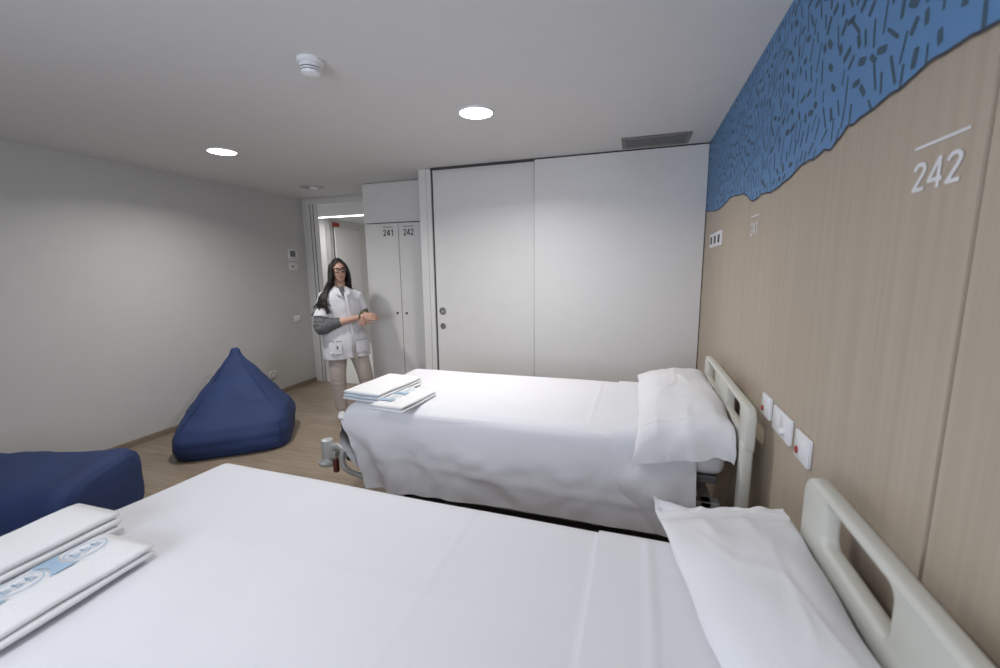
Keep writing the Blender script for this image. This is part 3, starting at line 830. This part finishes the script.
# ------------------------------------------------------------------ beanbags
def superring(cx, cy, z, a, b, e, n=64, tilt=0.):
    r = []
    for k in range(n):
        th = 2*pi*k/n; c, s = cos(th), sin(th)
        r.append(Vector((cx+a*abs(c)**(2/e)*(1 if c >= 0 else -1), cy+b*abs(s)**(2/e)*(1 if s >= 0 else -1), z+tilt*s)))
    return r
def beanbag_peak():
    ang = math.atan2(.5, .62)
    t = thing('beanbag', 'dark blue pointed beanbag standing against the left wall, nearer the doorway', 'beanbag', (-3.215, 2.535, 0), ang, 'dark blue beanbags')
    prof = [(0, .33, .42, .38, 5), (.015, .33, .45, .41, 5), (.08, .325, .46, .435, 4.6), (.16, .33, .465, .43, 4.2), (.24, .36, .45, .40, 3.8), (.30, .40, .425, .355, 3.4), (.36, .45, .37, .30, 3), (.43, .49, .315, .255, 2.8), (.50, .535, .255, .21, 2.6), (.57, .58, .195, .165, 2.4), (.63, .62, .14, .125, 2.3), (.685, .655, .09, .085, 2.2), (.725, .675, .058, .055, 2.1), (.765, .69, .044, .042, 2), (.785, .695, .036, .034, 2), (.795, .697, .018, .018, 2)]
    rings = []; K = len(prof)
    fine = []
    for i in range(K-1):
        for j in range(4):
            q = j/4; fine.append([prof[i][m]+(prof[i+1][m]-prof[i][m])*q for m in range(5)])
    fine.append(list(prof[-1]))
    for (z, cy, a, b, e) in fine:
        r = superring(-.045*ss((z-.3)/.45), cy, z, a*.965, b, e, 80)
        for p in r:
            w_ = ss(z/.1)*ss((.78-z)/.1)
            d = .022*noise.noise((p.x*3, p.y*3, z*5))+.010*noise.noise((p.x*7, p.y*6, z*12+3))
            # seat dent fold across the front face
            fz = .33+.10*p.x
            d -= .030*exp(-((z-fz)/.024)**2)*(p.y < cy)*ss((.42-abs(p.x+.05))/.2)
            d -= .012*exp(-((z-(.55+.05*p.x))/.02)**2)*(p.y < cy)
            v = Vector((p.x, p.y-cy, 0)); 
            if v.length > 1e-4: p += v.normalized()*d*w_
        rings.append(r)
    bm = BM(); loft(bm, rings); obj('cover', bm, M['navy'], t, local=True, smooth=True)
    # corner seams
    for sx, sy in ((-1, -1), (1, -1)):
        pts = []
        for (z, cy, a, b, e) in fine[4:46:3]:
            k = .5**(1/e)*.995
            pts.append((sx*a*.965*k-.045*ss((z-.3)/.45), cy+sy*b*k, z))
        bm = BM(); tube(bm, smoothpath(pts, 2), .0035, 8); obj('seam', bm, M['navy_seam'], t, local=True, smooth=True)
beanbag_peak()
def beanbag_flat():
    # long axis: local x; right end at local x=0, runs to -x
    ang = math.atan2(.36, .62)
    t = thing('beanbag', 'dark blue beanbag lying low at the left edge, behind the near bed', 'beanbag', (-3.035, 1.785, 0), ang, 'dark blue beanbags')
    rings = []; n = 72
    prof = [(0.0, .18, .13, .22), (-.012, .27, .18, .22), (-.035, .32, .205, .22), (-.09, .335, .217, .22), (-.2, .345, .214, .215), (-.35, .355, .222, .222), (-.5, .36, .232, .232), (-.62, .355, .236, .236), (-.69, .345, .232, .232), (-.75, .345, .245, .245), (-.85, .33, .265, .265), (-.95, .29, .25, .255), (-1.04, .2, .18, .22), (-1.08, .1, .10, .20)]
    fine = []
    for i in range(len(prof)-1):
        for j in range(5):
            q = j/5; fine.append([prof[i][m]+(prof[i+1][m]-prof[i][m])*q for m in range(4)])
    fine.append(list(prof[-1]))
    for (x, b, h, zc) in fine:
        r = []
        for k in range(n):
            th = 2*pi*k/n; c, s = cos(th), sin(th)
            e = 4.6
            y = -.33+b*abs(c)**(2/e)*(1 if c >= 0 else -1); z = zc+h*abs(s)**(2/e)*(1 if s >= 0 else -1)
            d = .016*noise.noise((x*3, y*3, z*4+8))+.007*noise.noise((x*8, y*7, z*8))
            z2 = max(.0, z+d*(1 if s > 0 else 0)); y += d*(1 if c > 0 else -1)
            r.append((x+d*.5, y, z2))
        rings.append(r)
    bm = BM(); loft(bm, rings); obj('cover', bm, M['navy'], t, local=True, smooth=True)
    bm = BM(); tube(bm, smoothpath([(-.32, -.675, .27), (-.37, -.70, .282), (-.45, -.70, .277), (-.50, -.68, .262)], 4), .012, 8); obj('handle', bm, M['navy_seam'], t, local=True, smooth=True)
beanbag_flat()

# ------------------------------------------------------------------ the woman
def person():
    root_loc = (-2.86, 3.60, 0); ang = radians(38)
    RM = Matrix.Translation(root_loc) @ Matrix.Rotation(ang, 4, 'Z')
    L = lambda *p: Vector(p)
    HC = Vector((.0, -.005, 1.512))
    yaw = Matrix.Rotation(radians(9), 4, 'Z') @ Matrix.Rotation(radians(-5), 4, 'X') @ Matrix.Rotation(radians(-4), 4, 'Y')
    def headpt(d, s=1.):
        x, y, z = d
        px, py, pz = x*.072*s, y*.092*s, z*.118*s
        if z < 0:
            k = -z
            px *= 1-.30*k**1.6; py = py*(1-.10*k) - .010*k
        if y < 0 and s == 1.:
            fr = (-y)**2
            py -= .019*exp(-(x/.13)**2-((z+.14)/.16)**2)*fr      # nose
            py -= .006*exp(-(x/.10)**2-((z-.10)/.20)**2)*fr       # bridge
            for sx in (-1, 1):
                py += .010*exp(-((x-sx*.40)/.17)**2-((z-.06)/.10)**2)*fr   # sockets
                py -= .005*exp(-((x-sx*.42)/.2)**2-((z-.24)/.07)**2)*fr    # brow
                py -= .005*exp(-((x-sx*.5)/.2)**2-((z+.22)/.18)**2)*fr      # cheek
            py -= .006*exp(-(x/.24)**2-((z+.46)/.06)**2)*fr
            py -= .006*exp(-(x/.22)**2-((z+.57)/.055)**2)*fr
            py += .004*exp(-(x/.26)**2-((z+.515)/.02)**2)*fr
            py -= .010*exp(-(x/.25)**2-((z+.86)/.14)**2)
        return Vector((px, py, pz))
    def headw(d, s=1.): return HC+(yaw @ headpt(d, s))
    # ---- body (skin): head, neck, torso, arms, hands, legs -> one surface
    bm = BM()
    n, m = 64, 48; rings = []
    for i in range(1, m):
        ph = pi*i/m
        rings.append([headw((sin(ph)*cos(2*pi*k/n), sin(ph)*sin(2*pi*k/n), cos(ph))) for k in range(n)])
    loft(bm, rings)
    for s in (-1, 1):   # ears
        c = HC+(yaw @ Vector((s*.072, .012, -.005)))
        rr = bmesh.ops.create_uvsphere(bm, u_segments=14, v_segments=10, radius=1, matrix=Matrix.Translation(c) @ Matrix.Diagonal((.009, .018, .031, 1)))
    tube(bm, [(.005, .02, 1.30), (.003, .016, 1.38), (.0, .006, 1.45)], [.058, .052, .052], 18, round_ends=True)
    # torso core
    core = [(.82, .02, .13, .09), (.92, .02, .145, .10), (1.02, .018, .125, .088), (1.14, .012, .145, .095), (1.24, .01, .155, .09), (1.31, .008, .12, .07), (1.35, .005, .06, .055)]
    loft(bm, [superring(cx, .01, z, a, b, 2.2, 32) for z, cx, a, b in core])
    RS, RE, RW = L(-.145, .01, 1.275), L(-.180, -.075, .975), L(.190, -.190, 1.068)
    LS, LE, LW = L(.160, .02, 1.275), L(.215, .03, 1.045), L(.225, -.150, 1.085)
    tube(bm, [RS, (RS+RE)/2, RE], [.052, .045, .038], 16, round_ends=True)
    tube(bm, [RE, RE*.65+RW*.35, RW], [.040, .039, .024], 16, round_ends=True)
    tube(bm, [LS, (LS+LE)/2, LE], [.052, .045, .038], 16, round_ends=True)
    tube(bm, [LE, LE*.6+LW*.4, LW], [.038, .036, .024], 16, round_ends=True)
    def hand(W, fwd, up, thumb_side, curl, s=1.):
        """W wrist, fwd finger direction, up back-of-hand normal, thumb_side: +1/-1 along side"""
        fwd = Vector(fwd).normalized(); up = Vector(up); up = (up-fwd*up.dot(fwd)).normalized(); side = fwd.cross(up)*thumb_side
        # palm
        rg = []
        for q, w_, h_ in ((-.012, .021, .017), (.01, .027, .017), (.035, .036, .0155), (.06, .040, .014), (.082, .040, .012), (.09, .034, .009)):
            c = W+fwd*q*s
            rg.append([c+side*cos(2*pi*k/18)*w_*s+up*sin(2*pi*k/18)*h_*s for k in range(18)])
        loft(bm, rg)
        for i, (o_, ln, r0) in enumerate(((.028, .070, .0085), (.0095, .079, .009), (-.0095, .073, .0086), (-.027, .057, .0076))):
            p = W+fwd*.08*s+side*o_*s; dvec = (fwd+side*o_*2.2).normalized(); pts = [p-dvec*.012]; rd = [r0*s]
            a = curl*(.5+.12*i)
            pos = p; axis_up = -up
            tot = 0
            for sgm, fr in enumerate((.42, .32, .26)):
                tot += a*(1 if sgm else .55)
                dd = dvec*cos(tot)+axis_up*sin(tot)
                for h_ in (.5, 1.):
                    pos2 = pos+dd*ln*fr*h_*s
                    pts.append(pos2); rd.append(r0*s*(1-.09*sgm-.05*h_))
                pos = pos+dd*ln*fr*s
            tube(bm, pts, rd, 12, round_ends=True)
        p0 = W+fwd*.018*s+side*.020*s
        d1 = (fwd*.62+side*.72-up*.25).normalized(); d2 = (fwd*.85+side*.25-up*.45).normalized()
        tube(bm, [p0, p0+d1*.034*s, p0+d1*.040*s+d2*.02*s, p0+d1*.040*s+d2*.048*s], [.013*s, .0115*s, .0105*s, .008*s], 12, round_ends=True)
    hand(RW, (.16, -.02, -.010), (.1, -.95, .25), 1, .45, 1.05)
    hand(LW, (-.05, -.15, -.11), (.75, -.2, .5), -1, .9)
    # legs
    RH, RK, RA = L(-.06, .01, .84), L(-.075, -.02, .46), L(-.065, .02, .09)
    LH, LK, LA = L(.10, .01, .84), L(.185, -.03, .46), L(.235, .06, .09)
    for h_, k_, a_ in ((RH, RK, RA), (LH, LK, LA)):
        tube(bm, [h_, (h_+k_)/2, k_, k_*.65+a_*.35, a_], [.082, .070, .052, .050, .034], 20, round_ends=True)
    bm = remeshed(bm, .0042, 1)
    inv = yaw.inverted()
    for f in bm.faces:
        c = inv @ (f.calc_center_median()-HC)
        if c.y < -.07 and abs(c.x) < .021*(1-((c.z+.061)/.0105)**2 if abs(c.z+.061) < .0105 else 0): f.material_index = 1
    bmesh.ops.transform(bm, matrix=RM, verts=bm.verts)
    body = obj('person', bm, [M['skin'], M['lip']], smooth=True)
    tagp(body, 'woman with long dark hair, glasses and white tunic standing by the wardrobes, hands joined', 'person')
    def part(name, b, mats, **k):
        bmesh.ops.transform(b, matrix=RM, verts=b.verts); return obj(name, b, mats, body, **k)
    # ---- eyes and brows
    for s in (-1, 1):
        c = headw((s*.40, -.87, .07)); c += yaw @ Vector((0, .0035, 0))
        b = BM(); bmesh.ops.create_uvsphere(b, u_segments=18, v_segments=12, radius=.0105, matrix=Matrix.Translation(c)); e = part('eye', b, M['eyew'], smooth=True)
        b = BM(); bmesh.ops.create_uvsphere(b, u_segments=14, v_segments=10, radius=.0072, matrix=Matrix.Translation(c+(yaw @ Vector((.001, -.0052, 0))))); obj_ = part('iris', b, M['hair'], smooth=True); 
        b = BM(); tube(b, [headw((s*q, -.95, zz), 1.)+(yaw @ Vector((0, -.001, .0))) for q, zz in ((.2, .22), (.4, .27), (.6, .22))], [.0025, .003, .002], 8); part('eyebrow', b, M['hair'], smooth=True)
    # ---- glasses
    b = BM()
    for s in (-1, 1):
        cc = Vector((s*.031, -.098, .007))
        ring = []
        for k in range(29):
            th = 2*pi*k/28
            ring.append(HC+(yaw @ (cc+Vector((.026*abs(cos(th))**.7*(1 if cos(th) > 0 else -1), 0, .020*abs(sin(th))**.7*(1 if sin(th) > 0 else -1))))))
        tube(b, ring, .0046, 8)
        tube(b, [HC+(yaw @ Vector((s*.056, -.096, .016))), HC+(yaw @ Vector((s*.073, -.06, .014))), HC+(yaw @ Vector((s*.077, .01, .010)))], .0022, 8)
    tube(b, [HC+(yaw @ Vector((-.006, -.099, .011))), HC+(yaw @ Vector((0, -.101, .014))), HC+(yaw @ Vector((.006, -.099, .011)))], .0024, 8)
    part('glasses', b, M['lens_rim'], smooth=True, label='dark framed glasses')
    # ---- hair: cap + long locks
    b = BM(); rs = random.Random(3)
    n, m = 72, 44; grid = []
    for i in range(m+1):
        ph = pi*.72*i/m+.001
        row = []
        for k in range(n):
            d = (sin(ph)*cos(2*pi*k/n), sin(ph)*sin(2*pi*k/n), cos(ph))
            s_ = 1.17+.03*noise.noise((d[0]*5, d[1]*5, d[2]*5))-.05*exp(-(d[0]/.07)**2)*(d[1] < .3)
            row.append((b.verts.new(headw(d, s_)), d))
        grid.append(row)
    for i in range(m):
        for k in range(n):
            q = [grid[i][k], grid[i+1][k], grid[i+1][(k+1) % n], grid[i][(k+1) % n]]
            d = [sum(t_[1][j] for t_ in q)/4 for j in range(3)]
            # face opening
            if d[1] < -.30 and d[2] < .70-.55*abs(d[0])**1.5 and abs(d[0]) < .72: continue
            b.faces.new([t_[0] for t_ in q])
    loose = [v for v in b.verts if not v.link_faces]; bmesh.ops.delete(b, geom=loose, context='VERTS')
    def lock(pts, r0, r1):
        sp = smoothpath(pts, 5); nn = len(sp)
        ph_ = rs.uniform(0, 6); am = rs.uniform(.004, .012)
        sp = [p+Vector((am*sin(ph_+i*.55), am*.7*cos(ph_*1.7+i*.5), 0))*(i/nn) for i, p in enumerate(sp)]
        tube(b, sp, [r0+(r1-r0)*(i/(nn-1))**1.5 for i in range(nn)], 7, round_ends=True)
    hl = lambda x, y, z: HC+(yaw @ Vector((x, y, z)))
    J = lambda a: rs.uniform(-a, a)
    for i in range(46):      # image-left curtain, long over the shoulder
        q = rs.random()
        y0_ = -.055+.11*q
        tip = rs.choice((0, 0, 1, 2))
        end = (L(-.195, -.10, 1.15), L(-.120, -.140, 1.15), L(-.245, -.06, 1.13))[tip]
        lock([hl(-.055-.01*q, y0_*.9, .075), hl(-.082, y0_, .02+J(.01)), hl(-.094+J(.008), y0_, -.07), L(-.118+J(.018), y0_*.6-.035, 1.345+J(.01)), L(-.165+J(.03), -.09+J(.02), 1.25), end+L(J(.03), J(.014), J(.045))], .014, .0055)
    for i in range(18):      # image-right curtain, to the shoulder
        q = rs.random(); y0_ = -.05+.11*q
        lock([hl(.055, y0_*.9, .075), hl(.080, y0_, .02), hl(.088+J(.006), y0_, -.06), L(.095+J(.012), y0_*.5+.0, 1.375+J(.01)), L(.098+J(.015), .02+J(.015), 1.335+J(.02))], .013, .005)
    for i in range(24):      # back
        x_ = J(.075)
        lock([hl(x_*.8, .085, .05), hl(x_, .100, -.04), L(x_*1.2, .10+J(.015), 1.37), L(x_*1.5, .115+J(.015), 1.27), L(x_*1.5+J(.02), .125, 1.15+J(.04))], .016, .004)
    part('hair', b, M['hair'], smooth=True, label='long dark wavy hair')
    # ---- tunic
    tun = [(.635, .025, .232, .150), (.66, .025, .230, .152), (.75, .024, .222, .150), (.86, .022, .207, .142), (.96, .018, .192, .132), (1.06, .014, .186, .126), (1.16, .011, .192, .125), (1.24, .010, .186, .115), (1.295, .008, .158, .098), (1.33, .006, .115, .082), (1.352, .004, .075, .064), (1.358, .004, .055, .05)]
    def tring(z):
        for i in range(len(tun)-1):
            if tun[i][0] <= z <= tun[i+1][0]:
                t_ = (z-tun[i][0])/(tun[i+1][0]-tun[i][0]); return [tun[i][j]+(tun[i+1][j]-tun[i][j])*t_ for j in (1, 2, 3)]
        return tun[0][1:] if z < tun[0][0] else tun[-1][1:]
    def front(x, z, off=.006):
        cx, a, bb = tring(z); u_ = max(-.98, min(.98, (x-cx)/a)); return Vector((x, .008-bb*(1-abs(u_)**2.3)**(1/2.3)-off, z))
    b = BM(); rings = []
    zs = [.635+(1.358-.635)*i/60 for i in range(61)]
    for z in zs:
        cx, a, bb = tring(z); r = superring(cx, .008, z, a, bb, 2.3, 64)
        for p in r:
            w_ = .016*noise.noise((p.x*6, p.y*6, z*3))+.010*noise.noise((p.x*14+z*5, p.y*10, z*9+4))
            w_ += .006*sin(math.atan2(p.y, p.x-cx)*9)*ss((.9-z)/.25)
            dv = Vector((p.x-cx, p.y, 0)); p += dv.normalized()*w_*ss((1.33-z)/.06)
            if z < .64: p.z += .008*sin(p.x*9)
        rings.append(r)
    loft(b, rings)
    tube(b, [RS+L(.05, 0, .015), RS+L(.0, .0, -.012), RE*.3+RS*.7+L(-.010, -.003, 0), RE*.72+RS*.28+L(-.018, -.01, 0)], [.062, .070, .072, .080], 22, round_ends=False)
    tube(b, [LS+L(-.05, 0, .015), LS+L(.0, .0, -.012), LE*.35+LS*.65+L(.004, 0, 0), LE*.68+LS*.32+L(.006, 0, 0)], [.062, .068, .068, .068], 22)
    b = remeshed(b, .0075, 2)
    tn = part('tunic', b, M['tunic'], smooth=True, label='white short sleeved work tunic')
    def patch(x0_, x1_, z0_, z1_, off, nx_=10, nz_=10, slant=0.):
        b = BM(); g = [[b.verts.new(front(x0_+(x1_-x0_)*i/nx_+slant*(j/nz_), z0_+(z1_-z0_)*j/nz_, off)) for j in range(nz_+1)] for i in range(nx_+1)]
        for i in range(nx_):
            for j in range(nz_): b.faces.new((g[i][j], g[i+1][j], g[i+1][j+1], g[i][j+1]))
        return b
    b = patch(.078, .104, .90, 1.31, .018, 3, 30, -.045); part('placket', b, M['tunic'], smooth=True)
    # open slit at the hem
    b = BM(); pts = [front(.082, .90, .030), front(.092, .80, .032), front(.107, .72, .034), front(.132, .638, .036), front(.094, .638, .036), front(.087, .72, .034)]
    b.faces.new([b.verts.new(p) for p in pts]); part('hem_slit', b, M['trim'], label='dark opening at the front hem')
    for x_, sl in ((-.135, 0), (.115, 0)):
        b = patch(x_, x_+.115, .70, .825, .022, 8, 8); p_ = part('pocket', b, M['tunic'], smooth=True)
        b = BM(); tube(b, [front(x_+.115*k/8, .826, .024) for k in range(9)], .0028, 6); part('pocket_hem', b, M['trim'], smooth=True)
    b = BM(); tube(b, [front(-.082, .845, .030), front(-.062, .775, .030)], .0045, 8, round_ends=True); part('pen', b, M['white'], smooth=True)
    b = BM(); tube(b, [front(-.062, .775, .032), front(-.059, .758, .032)], .006, 8, round_ends=True); part('pen_clip', b, M['gap'], smooth=True)
    # collar flaps and dark undershirt in the V
    b = BM(); V_ = [(-.030, 1.365), (.034, 1.365), (.046, 1.30), (.048, 1.255), (.03, 1.27), (-.005, 1.315)]
    b.faces.new([b.verts.new(front(x_, z_, .014) if z_ < 1.35 else Vector((x_, -.055, z_))) for x_, z_ in V_]); part('undershirt_neck', b, M['knit'], label='dark grey shirt showing in the neckline')
    for P4 in ([(-.045, 1.372, -.05), (-.012, 1.345, -.085), (.020, 1.268, -.132), (-.048, 1.30, -.115), (-.068, 1.352, -.06)], [(.050, 1.372, -.05), (.055, 1.34, -.085), (.052, 1.268, -.132), (.098, 1.30, -.105), (.082, 1.35, -.055)]):
        b = BM(); b.faces.new([b.verts.new((x_, y_-.004, z_)) for x_, z_, y_ in P4]); bmesh.ops.solidify(b, geom=b.faces, thickness=.004); part('collar', b, M['tunic'])
    # ---- grey knit sleeves pushed up
    b = BM()
    def bunch(pts, rads, seed):
        sp = smoothpath(pts, 7); rr = lerpl(rads, len(sp))
        rr = [r_*(1+.06*sin(i*1.9+seed)) for i, r_ in enumerate(rr)]
        tube(b, sp, rr, 22, round_ends=True)
    bunch([RE*.6+RS*.4+L(-.012, 0, 0), RE*.85+RS*.15+L(-.015, -.01, 0), RE+L(-.012, -.015, -.012), RE*.84+RW*.16+L(0, -.01, .0), RE*.62+RW*.38], [.068, .072, .072, .066, .050], 0)
    part('shirt_sleeve', remeshed(b, .006, 1), M['knit'], smooth=True, label='grey knit sleeve pushed up at the elbow')
    b = BM(); bunch([LE*.6+LS*.4, LE, LE*.75+LW*.25, LE*.35+LW*.65], [.058, .058, .056, .05], 2)
    part('shirt_sleeve', remeshed(b, .006, 1), M['olive'], smooth=True, label='dark olive grey sleeve pushed up the other arm')
    b = BM(); d_ = (RW-RE).normalized(); c_ = RW-d_*.018
    tube(b, [c_-d_*.009, c_+d_*.009], [.030, .030], 20); part('wristwatch', b, M['olive'], auto=40, label='dark wrist band')
    # ---- trousers
    b = BM()
    loft(b, [superring(.02, .01, z, a, bb, 2.3, 40) for z, a, bb in ((.74, .150, .112), (.80, .158, .116), (.88, .155, .112), (.95, .14, .10))])
    for h_, k_, a_ in ((RH, RK, RA), (LH, LK, LA)):
        sp = smoothpath([h_, (h_+k_)/2, k_, (k_+a_)/2, a_+L(0, 0, .0)], 14); rr = lerpl([.098, .092, .078, .071, .060], len(sp))
        rr = [r_*(1+.022*exp(-((i-34)/6)**2)*sin(i*1.7)+.012*sin(i*1.1)*ss((i-40)/10)) for i, r_ in enumerate(rr)]
        tube(b, sp, rr, 26)
    b = remeshed(b, .007, 1)
    part('trousers', b, M['trouser'], smooth=True, label='beige work trousers')
    for a_ in (RA, LA):
        b = BM(); rg = []
        for (y_, w_, h_) in ((.075, .022, .03), (.06, .032, .042), (.02, .036, .045), (-.04, .038, .034), (-.10, .044, .028), (-.145, .036, .022), (-.165, .018, .014)):
            rg.append([Vector((a_.x+w_*cos(2*pi*k/20), a_.y+y_, max(.002, h_+h_*1.0*sin(2*pi*k/20)))) for k in range(20)])
        loft(b, rg); part('shoe', b, M['white'], smooth=True, label='white work shoe')
person()

# ------------------------------------------------------------------ window wall behind the camera
bm = BM()
wx0, wx1, wz0, wz1 = -2.2, .0, .85, 2.2
box(bm, XL, wx0, YW-.1, YW, 0, H); box(bm, wx1, XR, YW-.1, YW, 0, H); box(bm, wx0, wx1, YW-.1, YW, 0, wz0); box(bm, wx0, wx1, YW-.1, YW, wz1, H)
struct('wall_front', bm, M['wall'])
d = bpy.data.objects.new('window_1', None); COL.objects.link(d); d.location = (-1.8, YW, wz0); XF[d] = Matrix.Translation((-1.8, YW, wz0)); d['kind'] = 'structure'
bm = BM()
for a in (wx0, (wx0+wx1)/2-.03, wx1-.06): box(bm, a, a+.06, YW-.09, YW-.03, wz0, wz1)
box(bm, wx0, wx1, YW-.09, YW-.03, wz0, wz0+.06); box(bm, wx0, wx1, YW-.09, YW-.03, wz1-.06, wz1); obj('window_frame', bm, M['frame'], d)
bm = BM(); box(bm, wx0, wx1, YW-.065, YW-.06, wz0, wz1); obj('pane', bm, M['glass'], d)

# ------------------------------------------------------------------ light
def area(name, loc, rot, sx, sy, e, col, spread=180):
    l = bpy.data.lights.new(name, 'AREA'); l.shape = 'RECTANGLE'; l.size = sx; l.size_y = sy; l.energy = e; l.color = col; l.spread = radians(spread)
    o = bpy.data.objects.new(name, l); COL.objects.link(o); o.location = loc; o.rotation_euler = rot
area('window_daylight', (-1.1, YW+.02, 1.55), (radians(90), 0, 0), 2.0, 1.2, 34, (.80, .87, 1), 150)
l = bpy.data.lights.new('downlight_or_fill_lamp', 'AREA'); l.shape = 'DISK'; l.size = .18; l.energy = 4.5; l.color = (1, .985, .97); l.spread = radians(150)  # added fill lamp without a fitting, brightens the far bed's hanging sheet
o = bpy.data.objects.new('downlight_or_fill_lamp', l); COL.objects.link(o); o.location = (-.95, .35, H-.012)
area('hall_light', (-4.6, 6.0, 2.4), (0, 0, 0), 2.4, .1, 24, (1, .98, .94))
wd = bpy.data.worlds.new('world'); sc.world = wd; wd.use_nodes = True
bg = wd.node_tree.nodes['Background']; bg.inputs['Color'].default_value = (.72, .82, 1, 1); bg.inputs['Strength'].default_value = .35

sc.view_settings.view_transform = 'Standard'
sc.view_settings.look = 'None'
sc.view_settings.exposure = 0.0
sc.view_settings.gamma = 1.0
